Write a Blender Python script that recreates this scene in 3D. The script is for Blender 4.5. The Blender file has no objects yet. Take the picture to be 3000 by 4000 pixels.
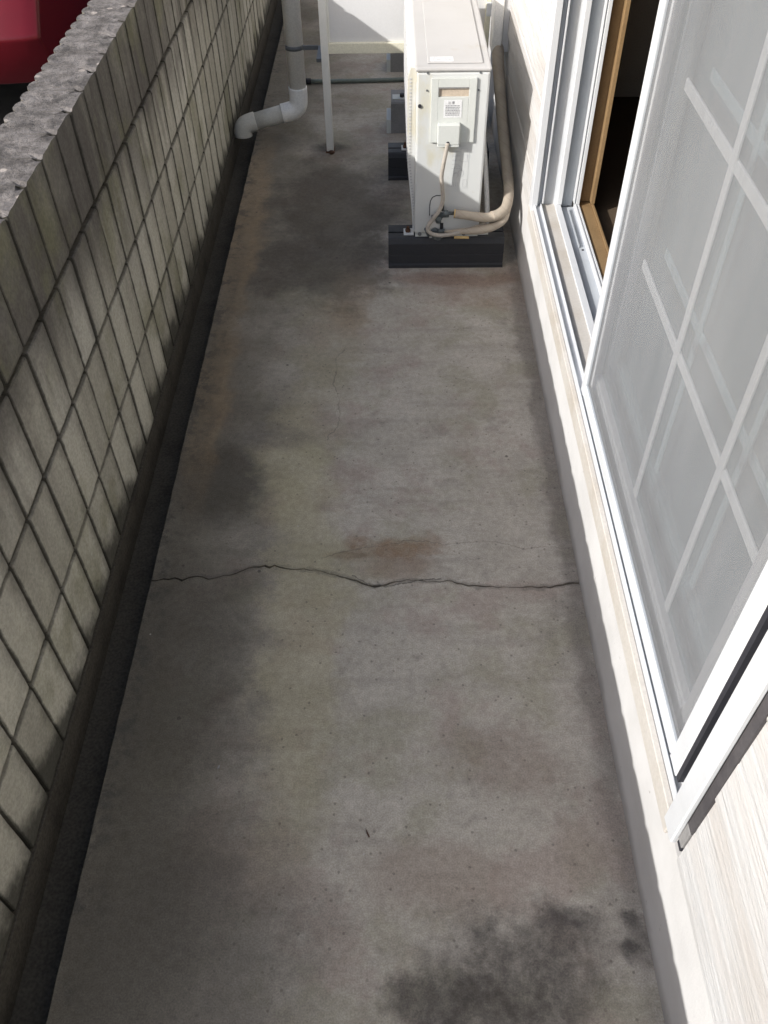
import bpy, bmesh, math, random
from mathutils import Vector, Matrix, Quaternion
R = random.Random(7)
S = bpy.context.scene
COL = S.collection

# ------------------------------------------------------------------ camera
cam_d = bpy.data.cameras.new('camera'); cam = bpy.data.objects.new('camera', cam_d); COL.objects.link(cam)
S.camera = cam
PITCH, YAW, ROLL, FPX = 0.8248, -0.0135, -0.0157, 3334.78
cam_d.sensor_fit = 'HORIZONTAL'; cam_d.sensor_width = 24.0; cam_d.lens = FPX / 3000 * 24.0
cam_d.clip_start = 0.02; cam_d.clip_end = 1000
_f = Vector((math.sin(YAW)*math.cos(PITCH), math.cos(YAW)*math.cos(PITCH), -math.sin(PITCH)))
_r = Vector((math.cos(YAW), -math.sin(YAW), 0)); _u = _r.cross(_f)
_r2 = math.cos(ROLL)*_r + math.sin(ROLL)*_u; _u2 = -math.sin(ROLL)*_r + math.cos(ROLL)*_u
cam.matrix_world = Matrix(((_r2.x, _u2.x, -_f.x, 0), (_r2.y, _u2.y, -_f.y, 0), (_r2.z, _u2.z, -_f.z, 1.5), (0, 0, 0, 1)))

# ------------------------------------------------------------------ light
SUN_DIR = Vector((1.0, 0.60, -0.67)).normalized()          # the way the sunlight travels
elev = math.asin(-SUN_DIR.z); azim = math.atan2(-SUN_DIR.x, -SUN_DIR.y)
W = bpy.data.worlds.new('World'); S.world = W; W.use_nodes = True
wn = W.node_tree; wn.nodes.clear()
sky = wn.nodes.new('ShaderNodeTexSky'); sky.sky_type = 'NISHITA'; sky.sun_disc = False
sky.sun_elevation = elev; sky.sun_rotation = azim % (2*math.pi); sky.air_density = 1.0; sky.dust_density = 2.5; sky.ozone_density = 1.0
bg = wn.nodes.new('ShaderNodeBackground'); bg.inputs[1].default_value = 0.15
wo = wn.nodes.new('ShaderNodeOutputWorld'); wn.links.new(sky.outputs[0], bg.inputs[0]); wn.links.new(bg.outputs[0], wo.inputs[0])
sun_d = bpy.data.lights.new('sun', 'SUN'); sun_d.energy = 3.7; sun_d.angle = math.radians(0.5); sun_d.color = (1.0, 0.982, 0.955)
sun = bpy.data.objects.new('sun', sun_d); COL.objects.link(sun); sun.location = (-6, -4, 6)
sun.rotation_mode = 'QUATERNION'; sun.rotation_quaternion = SUN_DIR.to_track_quat('-Z', 'Y')
S.view_settings.view_transform = 'Standard'; S.view_settings.look = 'None'; S.view_settings.gamma = 1
S.view_settings.exposure = 0.55; S.view_settings.use_curve_mapping = False
S.cycles.max_bounces = 8; S.cycles.diffuse_bounces = 5; S.cycles.transparent_max_bounces = 12

# ------------------------------------------------------------------ node helpers
class M:
    """A material under construction: calls make nodes, sockets go in as keyword inputs."""
    def __init__(s, name, rough=0.7, spec=0.3, metal=0.0):
        s.m = bpy.data.materials.new(name); s.m.use_nodes = True; s.t = s.m.node_tree
        s.b = s.t.nodes['Principled BSDF']; s.out = s.t.nodes['Material Output']
        s.b.inputs['Roughness'].default_value = rough; s.b.inputs['Specular IOR Level'].default_value = spec
        s.b.inputs['Metallic'].default_value = metal
        s._pos = s._obj = None
    def n(s, typ, props=None, **inp):
        nd = s.t.nodes.new(typ)
        for k, v in (props or {}).items(): setattr(nd, k, v)
        for k, v in inp.items():
            k = int(k[1:]) if k[0] == 'i' and k[1:].isdigit() else k.replace('_', ' ')
            s.set(nd.inputs[k], v)
        return nd
    def set(s, sock, v):
        if isinstance(v, bpy.types.NodeSocket): s.t.links.new(v, sock)
        else:
            if sock.type == 'RGBA' and len(v) == 3: v = (*v, 1)
            sock.default_value = v
    @property
    def pos(s):
        if s._pos is None: s._pos = s.n('ShaderNodeNewGeometry').outputs['Position']
        return s._pos
    @property
    def obj(s):
        if s._obj is None: s._obj = s.n('ShaderNodeTexCoord').outputs['Object']
        return s._obj
    def math(s, op, a, b=0.0, c=0.0, clamp=False):
        return s.n('ShaderNodeMath', {'operation': op, 'use_clamp': clamp}, i0=a, i1=b, i2=c).outputs[0]
    def vec(s, op, a, b=(0, 0, 0)): 
        nd = s.n('ShaderNodeVectorMath', {'operation': op}, i0=a, i1=b)
        return nd.outputs['Value'] if op in ('LENGTH', 'DISTANCE', 'DOT_PRODUCT') else nd.outputs[0]
    def noise(s, scale, detail=4, rough=0.55, v=None, stretch=None, dist=0.0, off=None):
        v = s.pos if v is None else v
        if stretch: v = s.vec('MULTIPLY', v, stretch)
        if off: v = s.vec('ADD', v, off)
        return s.n('ShaderNodeTexNoise', None, Vector=v, Scale=scale, Detail=detail, Roughness=rough, Distortion=dist).outputs['Fac']
    def rng(s, v, a, b, lo=0.0, hi=1.0, smooth=True):
        return s.n('ShaderNodeMapRange', {'interpolation_type': 'SMOOTHSTEP' if smooth else 'LINEAR'}, Value=v, **{'From_Min': a, 'From_Max': b, 'To_Min': lo, 'To_Max': hi}).outputs[0]
    def mix(s, f, a, b, blend='MIX'):
        nd = s.n('ShaderNodeMix', {'data_type': 'RGBA', 'blend_type': blend})
        s.set(nd.inputs[0], f); s.set(nd.inputs[6], a); s.set(nd.inputs[7], b)
        return nd.outputs[2]
    def xyz(s, v=None):
        o = s.n('ShaderNodeSeparateXYZ', None, Vector=s.pos if v is None else v).outputs
        return o[0], o[1], o[2]
    def bump(s, h, strength=0.3, dist=0.002, prev=None):
        nd = s.n('ShaderNodeBump', None, Height=h, Strength=strength, Distance=dist)
        if prev is not None: s.t.links.new(prev, nd.inputs['Normal'])
        return nd.outputs[0]
    def done(s, color, normal=None, rough=None):
        s.set(s.b.inputs['Base Color'], color)
        if normal is not None: s.t.links.new(normal, s.b.inputs['Normal'])
        if rough is not None: s.set(s.b.inputs['Roughness'], rough)
        return s.m
    def rand(s): return s.n('ShaderNodeObjectInfo').outputs['Random']

def worn(name, c, c2, rough=0.5, spec=0.3, scale=6, amt=(0.45, 0.75), bump=0.05, metal=0.0, fine=0.08):
    """Plain colour with soft patches of a second colour, fine grain and slight relief."""
    m = M(name, rough, spec, metal)
    k = m.rng(m.noise(scale, 6, 0.6), *amt)
    col = m.mix(k, c, c2)
    g = m.rng(m.noise(180, 3), 0.25, 0.75, 1-fine, 1+fine)
    gc = m.n('ShaderNodeCombineColor', None, Red=g, Green=g, Blue=g).outputs[0]
    col = m.mix(1.0, col, gc, 'MULTIPLY')
    return m.done(col, m.bump(m.noise(90, 3), bump, 0.001), m.rng(m.noise(14, 4), 0.3, 0.7, rough-0.08, rough+0.1))

# ------------------------------------------------------------------ materials
CR = [(-0.538, 1.182), (-0.487, 1.189), (-0.47, 1.184), (-0.439, 1.196), (-0.411, 1.187), (-0.376, 1.194), (-0.341, 1.206), (-0.312, 1.219), (-0.266, 1.221), (-0.226, 1.214), (-0.172, 1.209), (-0.139, 1.198), (-0.106, 1.19), (-0.066, 1.171), (-0.04, 1.161), (-0.014, 1.167), (0.032, 1.18), (0.09, 1.173), (0.12, 1.178), (0.155, 1.168), (0.194, 1.16), (0.258, 1.157), (0.323, 1.156), (0.375, 1.162), (0.44, 1.174)]
def floor_material():
    m = M('stained_concrete', 0.85, 0.25)
    P = m.pos; x, y, z = m.xyz()
    n1 = m.noise(2.6, 7, 0.62); n2 = m.noise(11, 6, 0.6); n3 = m.noise(70, 4, 0.6); n4 = m.noise(330, 2)
    base = m.mix(m.rng(n1, 0.32, 0.68), (0.410, 0.366, 0.302), (0.490, 0.440, 0.370))
    base = m.mix(m.rng(n2, 0.40, 0.75, 0, 0.45), base, (0.310, 0.275, 0.226))
    base = m.mix(m.rng(m.noise(7, 6, .6, stretch=(.35, 3.2, 1), off=(3, 6, 1)), .50, .68, 0, .30), base, (.27, .24, .20))
    base = m.mix(m.rng(m.noise(16, 7, .7, off=(6, 2, 9)), .56, .72, 0, .45), base, (.20, .175, .145))
    base = m.mix(m.rng(m.noise(4.3, 6, .66, off=(5, 1, 0)), .48, .62, 0, .6), base, (.315, .288, .205))
    base = m.mix(m.rng(m.noise(5.1, 6, .66, off=(1, 8, 3)), .50, .64, 0, .55), base, (.345, .270, .225))
    base = m.mix(m.rng(m.noise(6.5, 7, .7, off=(7, 3, 2)), .56, .70, 0, .35), base, (.18, .160, .135))
    wob = m.n('ShaderNodeTexNoise', None, Vector=P, Scale=7.0, Detail=6.0, Roughness=0.66).outputs['Color']
    wob = m.vec('SUBTRACT', wob, (0.5, 0.5, 0.5))
    # broad darker tone towards the channel
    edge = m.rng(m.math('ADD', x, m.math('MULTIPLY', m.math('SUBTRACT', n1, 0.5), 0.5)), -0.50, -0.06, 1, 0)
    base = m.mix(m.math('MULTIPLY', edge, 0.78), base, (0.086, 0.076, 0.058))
    # stains and dark areas, plus a contact shadow painted along the house foot: centre x, y, radius x, y, colour, strength, wobble, wobble-noise breakup
    ST = [(0.20, 0.405, .155, .092, (.066, .060, .056), .84, .26, 1), (0.056, 0.345, .085, .056, (.066, .061, .058), .74, .22, 1),
          (0.29, 0.47, .05, .026, (.065, .06, .06), .7, .10, 1), (0.385, 0.473, .026, .016, (.05, .047, .048), .85, .09, 1),
          (0.375, 0.416, .026, .024, (.045, .043, .043), .85, .11, 1), (0.395, 0.435, .03, .05, (.07, .065, .06), .6, .12, 1), (0.15, 0.325, .17, .07, (.070, .063, .058), .76, .26, 1),
          (0.0, 1.270, .12, .045, (.225, .150, .098), .85, .22, 1), (-0.10, 1.253, .06, .012, (.17, .13, .095), .7, .03, 0), (0.01, 1.212, .10, .04, (.215, .155, .110), .55, .08, 0),
          (-0.43, 1.49, .15, .15, (.075, .070, .060), .8, .16, 0), (-0.20, 2.85, .26, .46, (.080, .072, .062), .82, .50, 0),
          (-0.36, 2.50, .17, .20, (.09, .083, .074), .75, .3, 1), (-0.50, 2.75, .07, .75, (.30, .222, .140), .5, .16, 1),
          (-0.49, 1.80, .055, .42, (.27, .195, .115), .45, .12, 0), (-0.19, 1.05, .10, .50, (.400, .372, .255), .5, .24, 0),
          (-0.24, 1.56, .10, .28, (.420, .392, .270), .55, .22, 0), (-0.17, 2.05, .10, .34, (.315, .288, .212), .45, .22, 1), (0.23, 2.40, .24, .05, (.20, .125, .095), .6, .10, 0),
          (0.30, 2.30, .20, .08, (.26, .19, .145), .45, .2, 1), (-0.46, 0.93, .20, .34, (.075, .07, .06), .65, .22, 0), (-0.36, 0.42, .26, .22, (.085, .08, .072), .6, .25, 0),
          (0.22, 0.75, .13, .075, (.215, .165, .140), .5, .2, 1), (0.08, 0.53, .14, .075, (.255, .205, .170), .5, .15, 0),
          (-0.30, 1.665, .13, .05, (.16, .15, .14), .6, .14, 1), (-0.45, 0.46, .10, .22, (.105, .10, .088), .55, .18, 1),
          (-0.12, 2.30, .08, .2, (.30, .235, .165), .5, .2, 0), (-0.235, 3.352, .075, .05, (.055, .05, .046), .8, .08, 1),
          (0.0, 3.05, .10, .25, (.13, .12, .11), .5, .2, 1), (-0.18, 2.50, .22, .28, (.085, .078, .068), .62, .55, 0),
          (0.40, 1.6, .03, 1.3, (.16, .145, .13), .55, .10, 0), (-0.51, 1.35, .05, 1.6, (.095, .09, .078), .6, .14, 1)]
    brk = m.rng(m.noise(42, 6, 0.7), 0.28, 0.66)
    for cx, cy, rx, ry, c, st, wb, br in ST:
        d = m.vec('ADD', m.vec('SUBTRACT', P, (cx, cy, 0)), m.vec('MULTIPLY', wob, (wb, wb, 0)))
        d = m.vec('LENGTH', m.vec('MULTIPLY', d, (1/rx, 1/ry, 0)))
        f = m.rng(d, 1.25, 0.45, 0, st)
        if br: f = m.math('MULTIPLY', f, m.math('ADD', m.math('MULTIPLY', brk, 0.42), 0.58))
        base = m.mix(f, base, tuple(v*k_ for v, k_ in zip(c, (1.06, 1.0, .93))))
    # dirty seam along the channel edge, with broken dark flecks
    fl = m.math('MULTIPLY', m.rng(m.math('ADD', x, m.math('MULTIPLY', m.math('SUBTRACT', m.noise(9, 4), .5), .09)), -0.535, -0.465, 1, 0), m.rng(m.noise(24, 6, .7), .48, .60))
    base = m.mix(m.math('MULTIPLY', fl, 0.6), base, (0.06, 0.058, 0.052))
    # dots and flecks
    vo = m.n('ShaderNodeTexVoronoi', None, Vector=P, Scale=17.0, Randomness=1.0)
    sel = m.math('GREATER_THAN', m.n('ShaderNodeSeparateColor', None, Color=vo.outputs['Color']).outputs[0], 0.86)
    base = m.mix(m.math('MULTIPLY', m.math('MULTIPLY', sel, m.rng(vo.outputs['Distance'], 0.05, 0.09, 1, 0)), 0.7), base, (0.06, 0.05, 0.045))
    vo3 = m.n('ShaderNodeTexVoronoi', None, Vector=P, Scale=75.0, Randomness=1.0)
    sel3 = m.math('GREATER_THAN', m.n('ShaderNodeSeparateColor', None, Color=vo3.outputs['Color']).outputs[2], 0.955)
    base = m.mix(m.math('MULTIPLY', m.math('MULTIPLY', sel3, m.rng(vo3.outputs['Distance'], 0.10, 0.26, 1, 0)), 0.5), base, (0.10, 0.085, 0.07))
    vo2 = m.n('ShaderNodeTexVoronoi', None, Vector=P, Scale=26.0, Randomness=1.0)
    sel2 = m.math('GREATER_THAN', m.n('ShaderNodeSeparateColor', None, Color=vo2.outputs['Color']).outputs[1], 0.88)
    base = m.mix(m.math('MULTIPLY', m.math('MULTIPLY', sel2, m.rng(vo2.outputs['Distance'], 0.03, 0.07, 1, 0)), 0.55), base, (0.5, 0.46, 0.42))
    # hairline cracks
    def hair(axis_u, axis_v, pts, u0, u1, v0, v1, w, st):
        nd = m.t.nodes.new('ShaderNodeFloatCurve'); cm = nd.mapping; c = cm.curves[0]
        q = [((u-u0)/(u1-u0), (v-v0)/(v1-v0)) for u, v in pts]
        c.points[0].location = q[0]; c.points[1].location = q[-1]
        for a in q[1:-1]: c.points.new(*a)
        for pt in c.points: pt.handle_type = 'VECTOR'
        cm.update()
        t = m.rng(axis_u, u0, u1, 0, 1, False); m.set(nd.inputs['Value'], t)
        v = m.math('ADD', m.math('MULTIPLY', nd.outputs[0], v1-v0), v0)
        v = m.math('ADD', v, m.math('MULTIPLY', m.math('SUBTRACT', m.noise(45, 4), .5), 0.02))
        d = m.math('ABSOLUTE', m.math('SUBTRACT', axis_v, v))
        inside = m.math('MULTIPLY', m.math('GREATER_THAN', axis_u, pts[0][0]), m.math('LESS_THAN', axis_u, pts[-1][0]))
        return m.math('MULTIPLY', m.math('MULTIPLY', m.rng(d, w*.4, w, st, 0), inside), m.rng(m.noise(13, 3), .35, .5, .35, 1))
    h1 = hair(x, y, [(-0.161, 1.244), (-0.121, 1.261), (-0.068, 1.272), (-0.014, 1.282), (0.027, 1.293), (0.068, 1.295), (0.122, 1.283), (0.19, 1.291), (0.237, 1.292), (0.27, 1.28), (0.302, 1.268), (0.337, 1.275), (0.41, 1.27)], -0.17, 0.42, 1.2, 1.35, 0.0022, 0.32)
    h0 = hair(x, y, CR, -0.54, 0.45, 1.1, 1.26, 0.010, 0.40)
    base = m.mix(h0, base, (0.09, 0.08, 0.066))
    h3 = hair(x, y, [(-.09, 1.192), (-.05, 1.168), (-.01, 1.160), (.03, 1.172), (.075, 1.181), (.11, 1.182)], -.1, .12, 1.12, 1.22, .0022, .7)
    base = m.mix(h3, base, (0.06, 0.054, 0.048))
    h2 = hair(y, x, [(1.64, -0.165), (1.661, -0.161), (1.697, -0.141), (1.753, -0.137), (1.83, -0.146), (1.871, -0.161), (1.933, -0.153), (1.986, -0.159), (2.03, -0.134)], 1.6, 2.1, -0.2, -0.1, 0.0024, 0.38)
    base = m.mix(m.math('MAXIMUM', h1, h2), base, (0.055, 0.05, 0.046))
    g = m.rng(n3, 0.3, 0.7, 0.9, 1.08); g = m.math('MULTIPLY', g, m.rng(n4, 0.2, 0.8, 0.80, 1.18)); g = m.math('MULTIPLY', g, m.rng(m.noise(900, 2), .25, .75, .88, 1.12))
    base = m.mix(1.0, base, m.n('ShaderNodeCombineColor', None, Red=g, Green=g, Blue=g).outputs[0], 'MULTIPLY')
    nb = m.bump(n4, 0.25, 0.0012, m.bump(n2, 0.18, 0.004))
    return m.done(base, nb, m.rng(n2, .3, .7, .75, .92))

def block_material():
    m = M('weathered_block', 0.93, 0.15)
    P = m.pos; x, y, z = m.xyz(); ox, oy, oz = m.xyz(m.obj); rnd = m.rand()
    nA = m.noise(5, 7, .62); nB = m.noise(26, 6, .65); nC = m.noise(150, 3, .6)
    c = m.mix(m.rng(nA, .3, .7), (.355, .337, .280), (.465, .442, .372))
    c = m.mix(m.math('MULTIPLY', rnd, .5), c, (.30, .295, .268))
    c = m.mix(m.rng(m.math('ADD', z, m.math('MULTIPLY', m.math('SUBTRACT', nA, .5), .2)), .46, .26, 0, .45), c, (.475, .455, .375))
    tone = m.rng(rnd, 0, 1, .80, 1.16)
    c = m.mix(1.0, c, m.n('ShaderNodeCombineColor', None, Red=tone, Green=tone, Blue=tone).outputs[0], 'MULTIPLY')
    # run-off streaks, heavier on the top courses
    stk = m.rng(m.noise(7, 4, .55, stretch=(1, 2.4, .45)), .42, .70)
    topk = m.rng(z, .32, .68, .18, .95)
    c = m.mix(m.math('MULTIPLY', stk, topk), c, (.100, .092, .080))
    dk = m.math('MULTIPLY', m.rng(m.noise(2.4, 6, .66, off=(3.1, 7.7, 1.3)), .39, .58), m.rng(z, .42, .66, 0, .8))
    c = m.mix(dk, c, (.088, .080, .074))
    toprow = m.rng(m.math('ADD', z, m.math('MULTIPLY', m.math('SUBTRACT', nA, .5), .10)), .52, .66, 0, .58)
    c = m.mix(toprow, c, (.098, .089, .078))
    # green film and dirt along the sides of every rib
    gr = m.math('MULTIPLY', m.rng(m.noise(4.5, 5, .6, off=(9.1, 2.2, 5.3)), .5, .68), .5)
    c = m.mix(gr, c, (.165, .163, .088))
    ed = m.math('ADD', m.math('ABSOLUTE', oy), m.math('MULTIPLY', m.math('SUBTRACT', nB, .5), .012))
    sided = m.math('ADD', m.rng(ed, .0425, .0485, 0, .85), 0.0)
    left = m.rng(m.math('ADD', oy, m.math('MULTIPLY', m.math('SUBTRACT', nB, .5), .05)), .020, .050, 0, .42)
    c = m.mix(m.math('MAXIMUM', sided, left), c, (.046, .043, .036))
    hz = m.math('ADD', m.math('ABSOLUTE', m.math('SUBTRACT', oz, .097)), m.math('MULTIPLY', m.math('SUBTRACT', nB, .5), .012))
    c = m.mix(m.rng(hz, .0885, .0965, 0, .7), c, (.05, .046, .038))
    # mould creeping up from the foot
    lo = m.math('ADD', z, m.math('MULTIPLY', m.math('SUBTRACT', m.noise(14, 5, .62), .5), .11))
    lo = m.math('ADD', m.math('ADD', lo, m.math('MULTIPLY', oy, .45)), m.math('MULTIPLY', m.math('SUBTRACT', rnd, .5), .05))
    c = m.mix(m.rng(lo, .100, .040, 0, .85), c, (.026, .025, .020))
    c = m.mix(m.rng(m.noise(420, 2), .62, .74, 0, .35), c, (.05, .05, .045))
    # top face: darker, lichen and pale chips
    up = m.rng(m.n('ShaderNodeSeparateXYZ', None, Vector=m.n('ShaderNodeNewGeometry').outputs['Normal']).outputs[2], .5, .8)
    topc = m.mix(m.rng(nB, .3, .7), (.088, .079, .073), (.215, .196, .184))
    topc = m.mix(m.rng(m.noise(15, 6, .7, off=(2, 2, 2)), .5, .64, 0, .7), topc, (.065, .06, .056))
    vo = m.n('ShaderNodeTexVoronoi', None, Vector=P, Scale=34.0)
    pk = m.math('GREATER_THAN', m.n('ShaderNodeSeparateColor', None, Color=vo.outputs['Color']).outputs[0], .9)
    topc = m.mix(m.math('MULTIPLY', pk, m.rng(vo.outputs['Distance'], .16, .32, .75, 0)), topc, (.42, .37, .33))
    onTop = m.math('MULTIPLY', up, m.math('GREATER_THAN', z, .80))
    c = m.mix(onTop, c, topc)
    g = m.rng(nC, .25, .75, .84, 1.14)
    c = m.mix(1.0, c, m.n('ShaderNodeCombineColor', None, Red=g, Green=g, Blue=g).outputs[0], 'MULTIPLY')
    nrm = m.bump(nC, .5, .002, m.bump(m.noise(70, 6, .72), .5, m.math('ADD', m.math('MULTIPLY', onTop, .008), .0022)))
    return m.done(c, nrm)

def siding_material():
    m = M('woodgrain_siding', 0.75, 0.2)
    x, y, z = m.xyz()
    g1 = m.noise(46, 7, .68, stretch=(1, .075, 1), dist=.35)
    g2 = m.noise(120, 5, .7, stretch=(1, .05, 1))
    big = m.noise(3.2, 5, .6, stretch=(1, .5, 2.2))
    c = m.mix(m.rng(big, .38, .66), (.54, .535, .525), (.475, .455, .432))
    c = m.mix(m.rng(m.noise(9, 5, .65, stretch=(1, .35, 1), off=(4, 1, 7)), .48, .7, 0, .45), c, (.43, .40, .365))
    c = m.mix(m.rng(g1, .56, .70, 0, .16), c, (.40, .365, .33))
    # two tan bands on every board
    zz = m.math('FRACT', m.math('DIVIDE', m.math('SUBTRACT', m.math('ADD', z, m.math('MULTIPLY', m.math('SUBTRACT', m.noise(5, 4, stretch=(1, .4, 1)), .5), .05)), .238), .1025))
    band = m.math('MULTIPLY', m.rng(zz, .50, .68), m.rng(zz, 1.0, .93))
    c = m.mix(m.math('MULTIPLY', band, .22), c, (.45, .40, .355))
    h = m.math('ADD', m.math('MULTIPLY', g1, 1.0), m.math('MULTIPLY', g2, .55))
    return m.done(c, m.bump(h, .8, .007))

def painted_footing():
    m = M('painted_footing', 0.8, 0.2)
    x, y, z = m.xyz()
    c = m.mix(m.rng(m.noise(5, 6, .6), .35, .7), (.60, .59, .575), (.53, .52, .505))
    c = m.mix(m.rng(m.math('ADD', z, m.math('MULTIPLY', m.math('SUBTRACT', m.noise(13, 5), .5), .05)), .04, .0, 0, .6), c, (.24, .22, .20))
    c = m.mix(m.rng(m.noise(55, 3), .70, .76, 0, .6), c, (.22, .2, .18))
    return m.done(c, m.bump(m.noise(160, 4), .3, .0015, m.bump(m.noise(18, 4), .2, .004)))

def see_through(name, trans, col, rough=.4, spec=.5, tint=(1, 1, 1), weave=None, streak=.0):
    """Partly open or glassy sheet: part of the light passes straight, the rest meets a real surface."""
    m = M(name, rough, spec)
    c = m.mix(m.rng(m.noise(4, 5, .6, stretch=(1, 1, .5)), .35, .7), col, tuple(v*.86 for v in col))
    if weave:
        x, y, z = m.xyz()
        w = m.math('MULTIPLY', m.math('SINE', m.math('MULTIPLY', y, weave)), m.math('SINE', m.math('MULTIPLY', z, weave)))
        fac = m.rng(w, -.6, .6, trans-.09, trans+.09)
    else: fac = m.math('ADD', trans, m.math('MULTIPLY', m.math('SUBTRACT', m.noise(26, 5, .65, stretch=(1, 1, .035)), .5), streak))
    m.done(c)
    tr = m.n('ShaderNodeBsdfTransparent', None, Color=tint)
    mx = m.n('ShaderNodeMixShader', None, Fac=fac)
    m.t.links.new(m.b.outputs[0], mx.inputs[1]); m.t.links.new(tr.outputs[0], mx.inputs[2]); m.t.links.new(mx.outputs[0], m.out.inputs[0])
    return m.m

def car_paint_mat():
    m = M('red_car_paint', .35, .3); m.b.inputs['Coat Weight'].default_value = .15; m.b.inputs['Coat Roughness'].default_value = .08
    return m.done(m.mix(m.rng(m.noise(3, 4), .4, .7), (.115, .005, .011), (.10, .005, .010)))

def ac_paint(name, a, b, stain):
    m = M(name, .5, .3)
    c = m.mix(m.rng(m.noise(4, 5), .35, .7), a, b)
    c = m.mix(m.rng(m.noise(9, 5, .6, stretch=(1, 1, .55), off=(1.7, 0, 4)), .56, .72, 0, .75), c, stain)
    c = m.mix(m.rng(m.noise(60, 4, .7), .62, .76, 0, .35), c, (.42, .38, .30))
    return m.done(c, m.bump(m.noise(140, 2), .06, .0008))

def tape_wrap():
    m = M('pipe_wrap', .75, .2)
    x, y, z = m.xyz()
    w = m.math('FRACT', m.math('MULTIPLY', m.math('ADD', z, m.math('ADD', m.math('MULTIPLY', y, .35), m.math('MULTIPLY', x, .8))), 26.))
    c = m.mix(m.rng(m.noise(12, 5), .3, .7), (.43, .375, .30), (.34, .29, .235))
    c = m.mix(m.rng(w, .90, 1., 0, .45), c, (.27, .21, .16))
    c = m.mix(m.rng(m.noise(30, 4), .60, .72, 0, .5), c, (.46, .40, .31))
    return m.done(c, m.bump(m.noise(45, 4), .5, .003, m.bump(w, .25, .002)))

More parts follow.
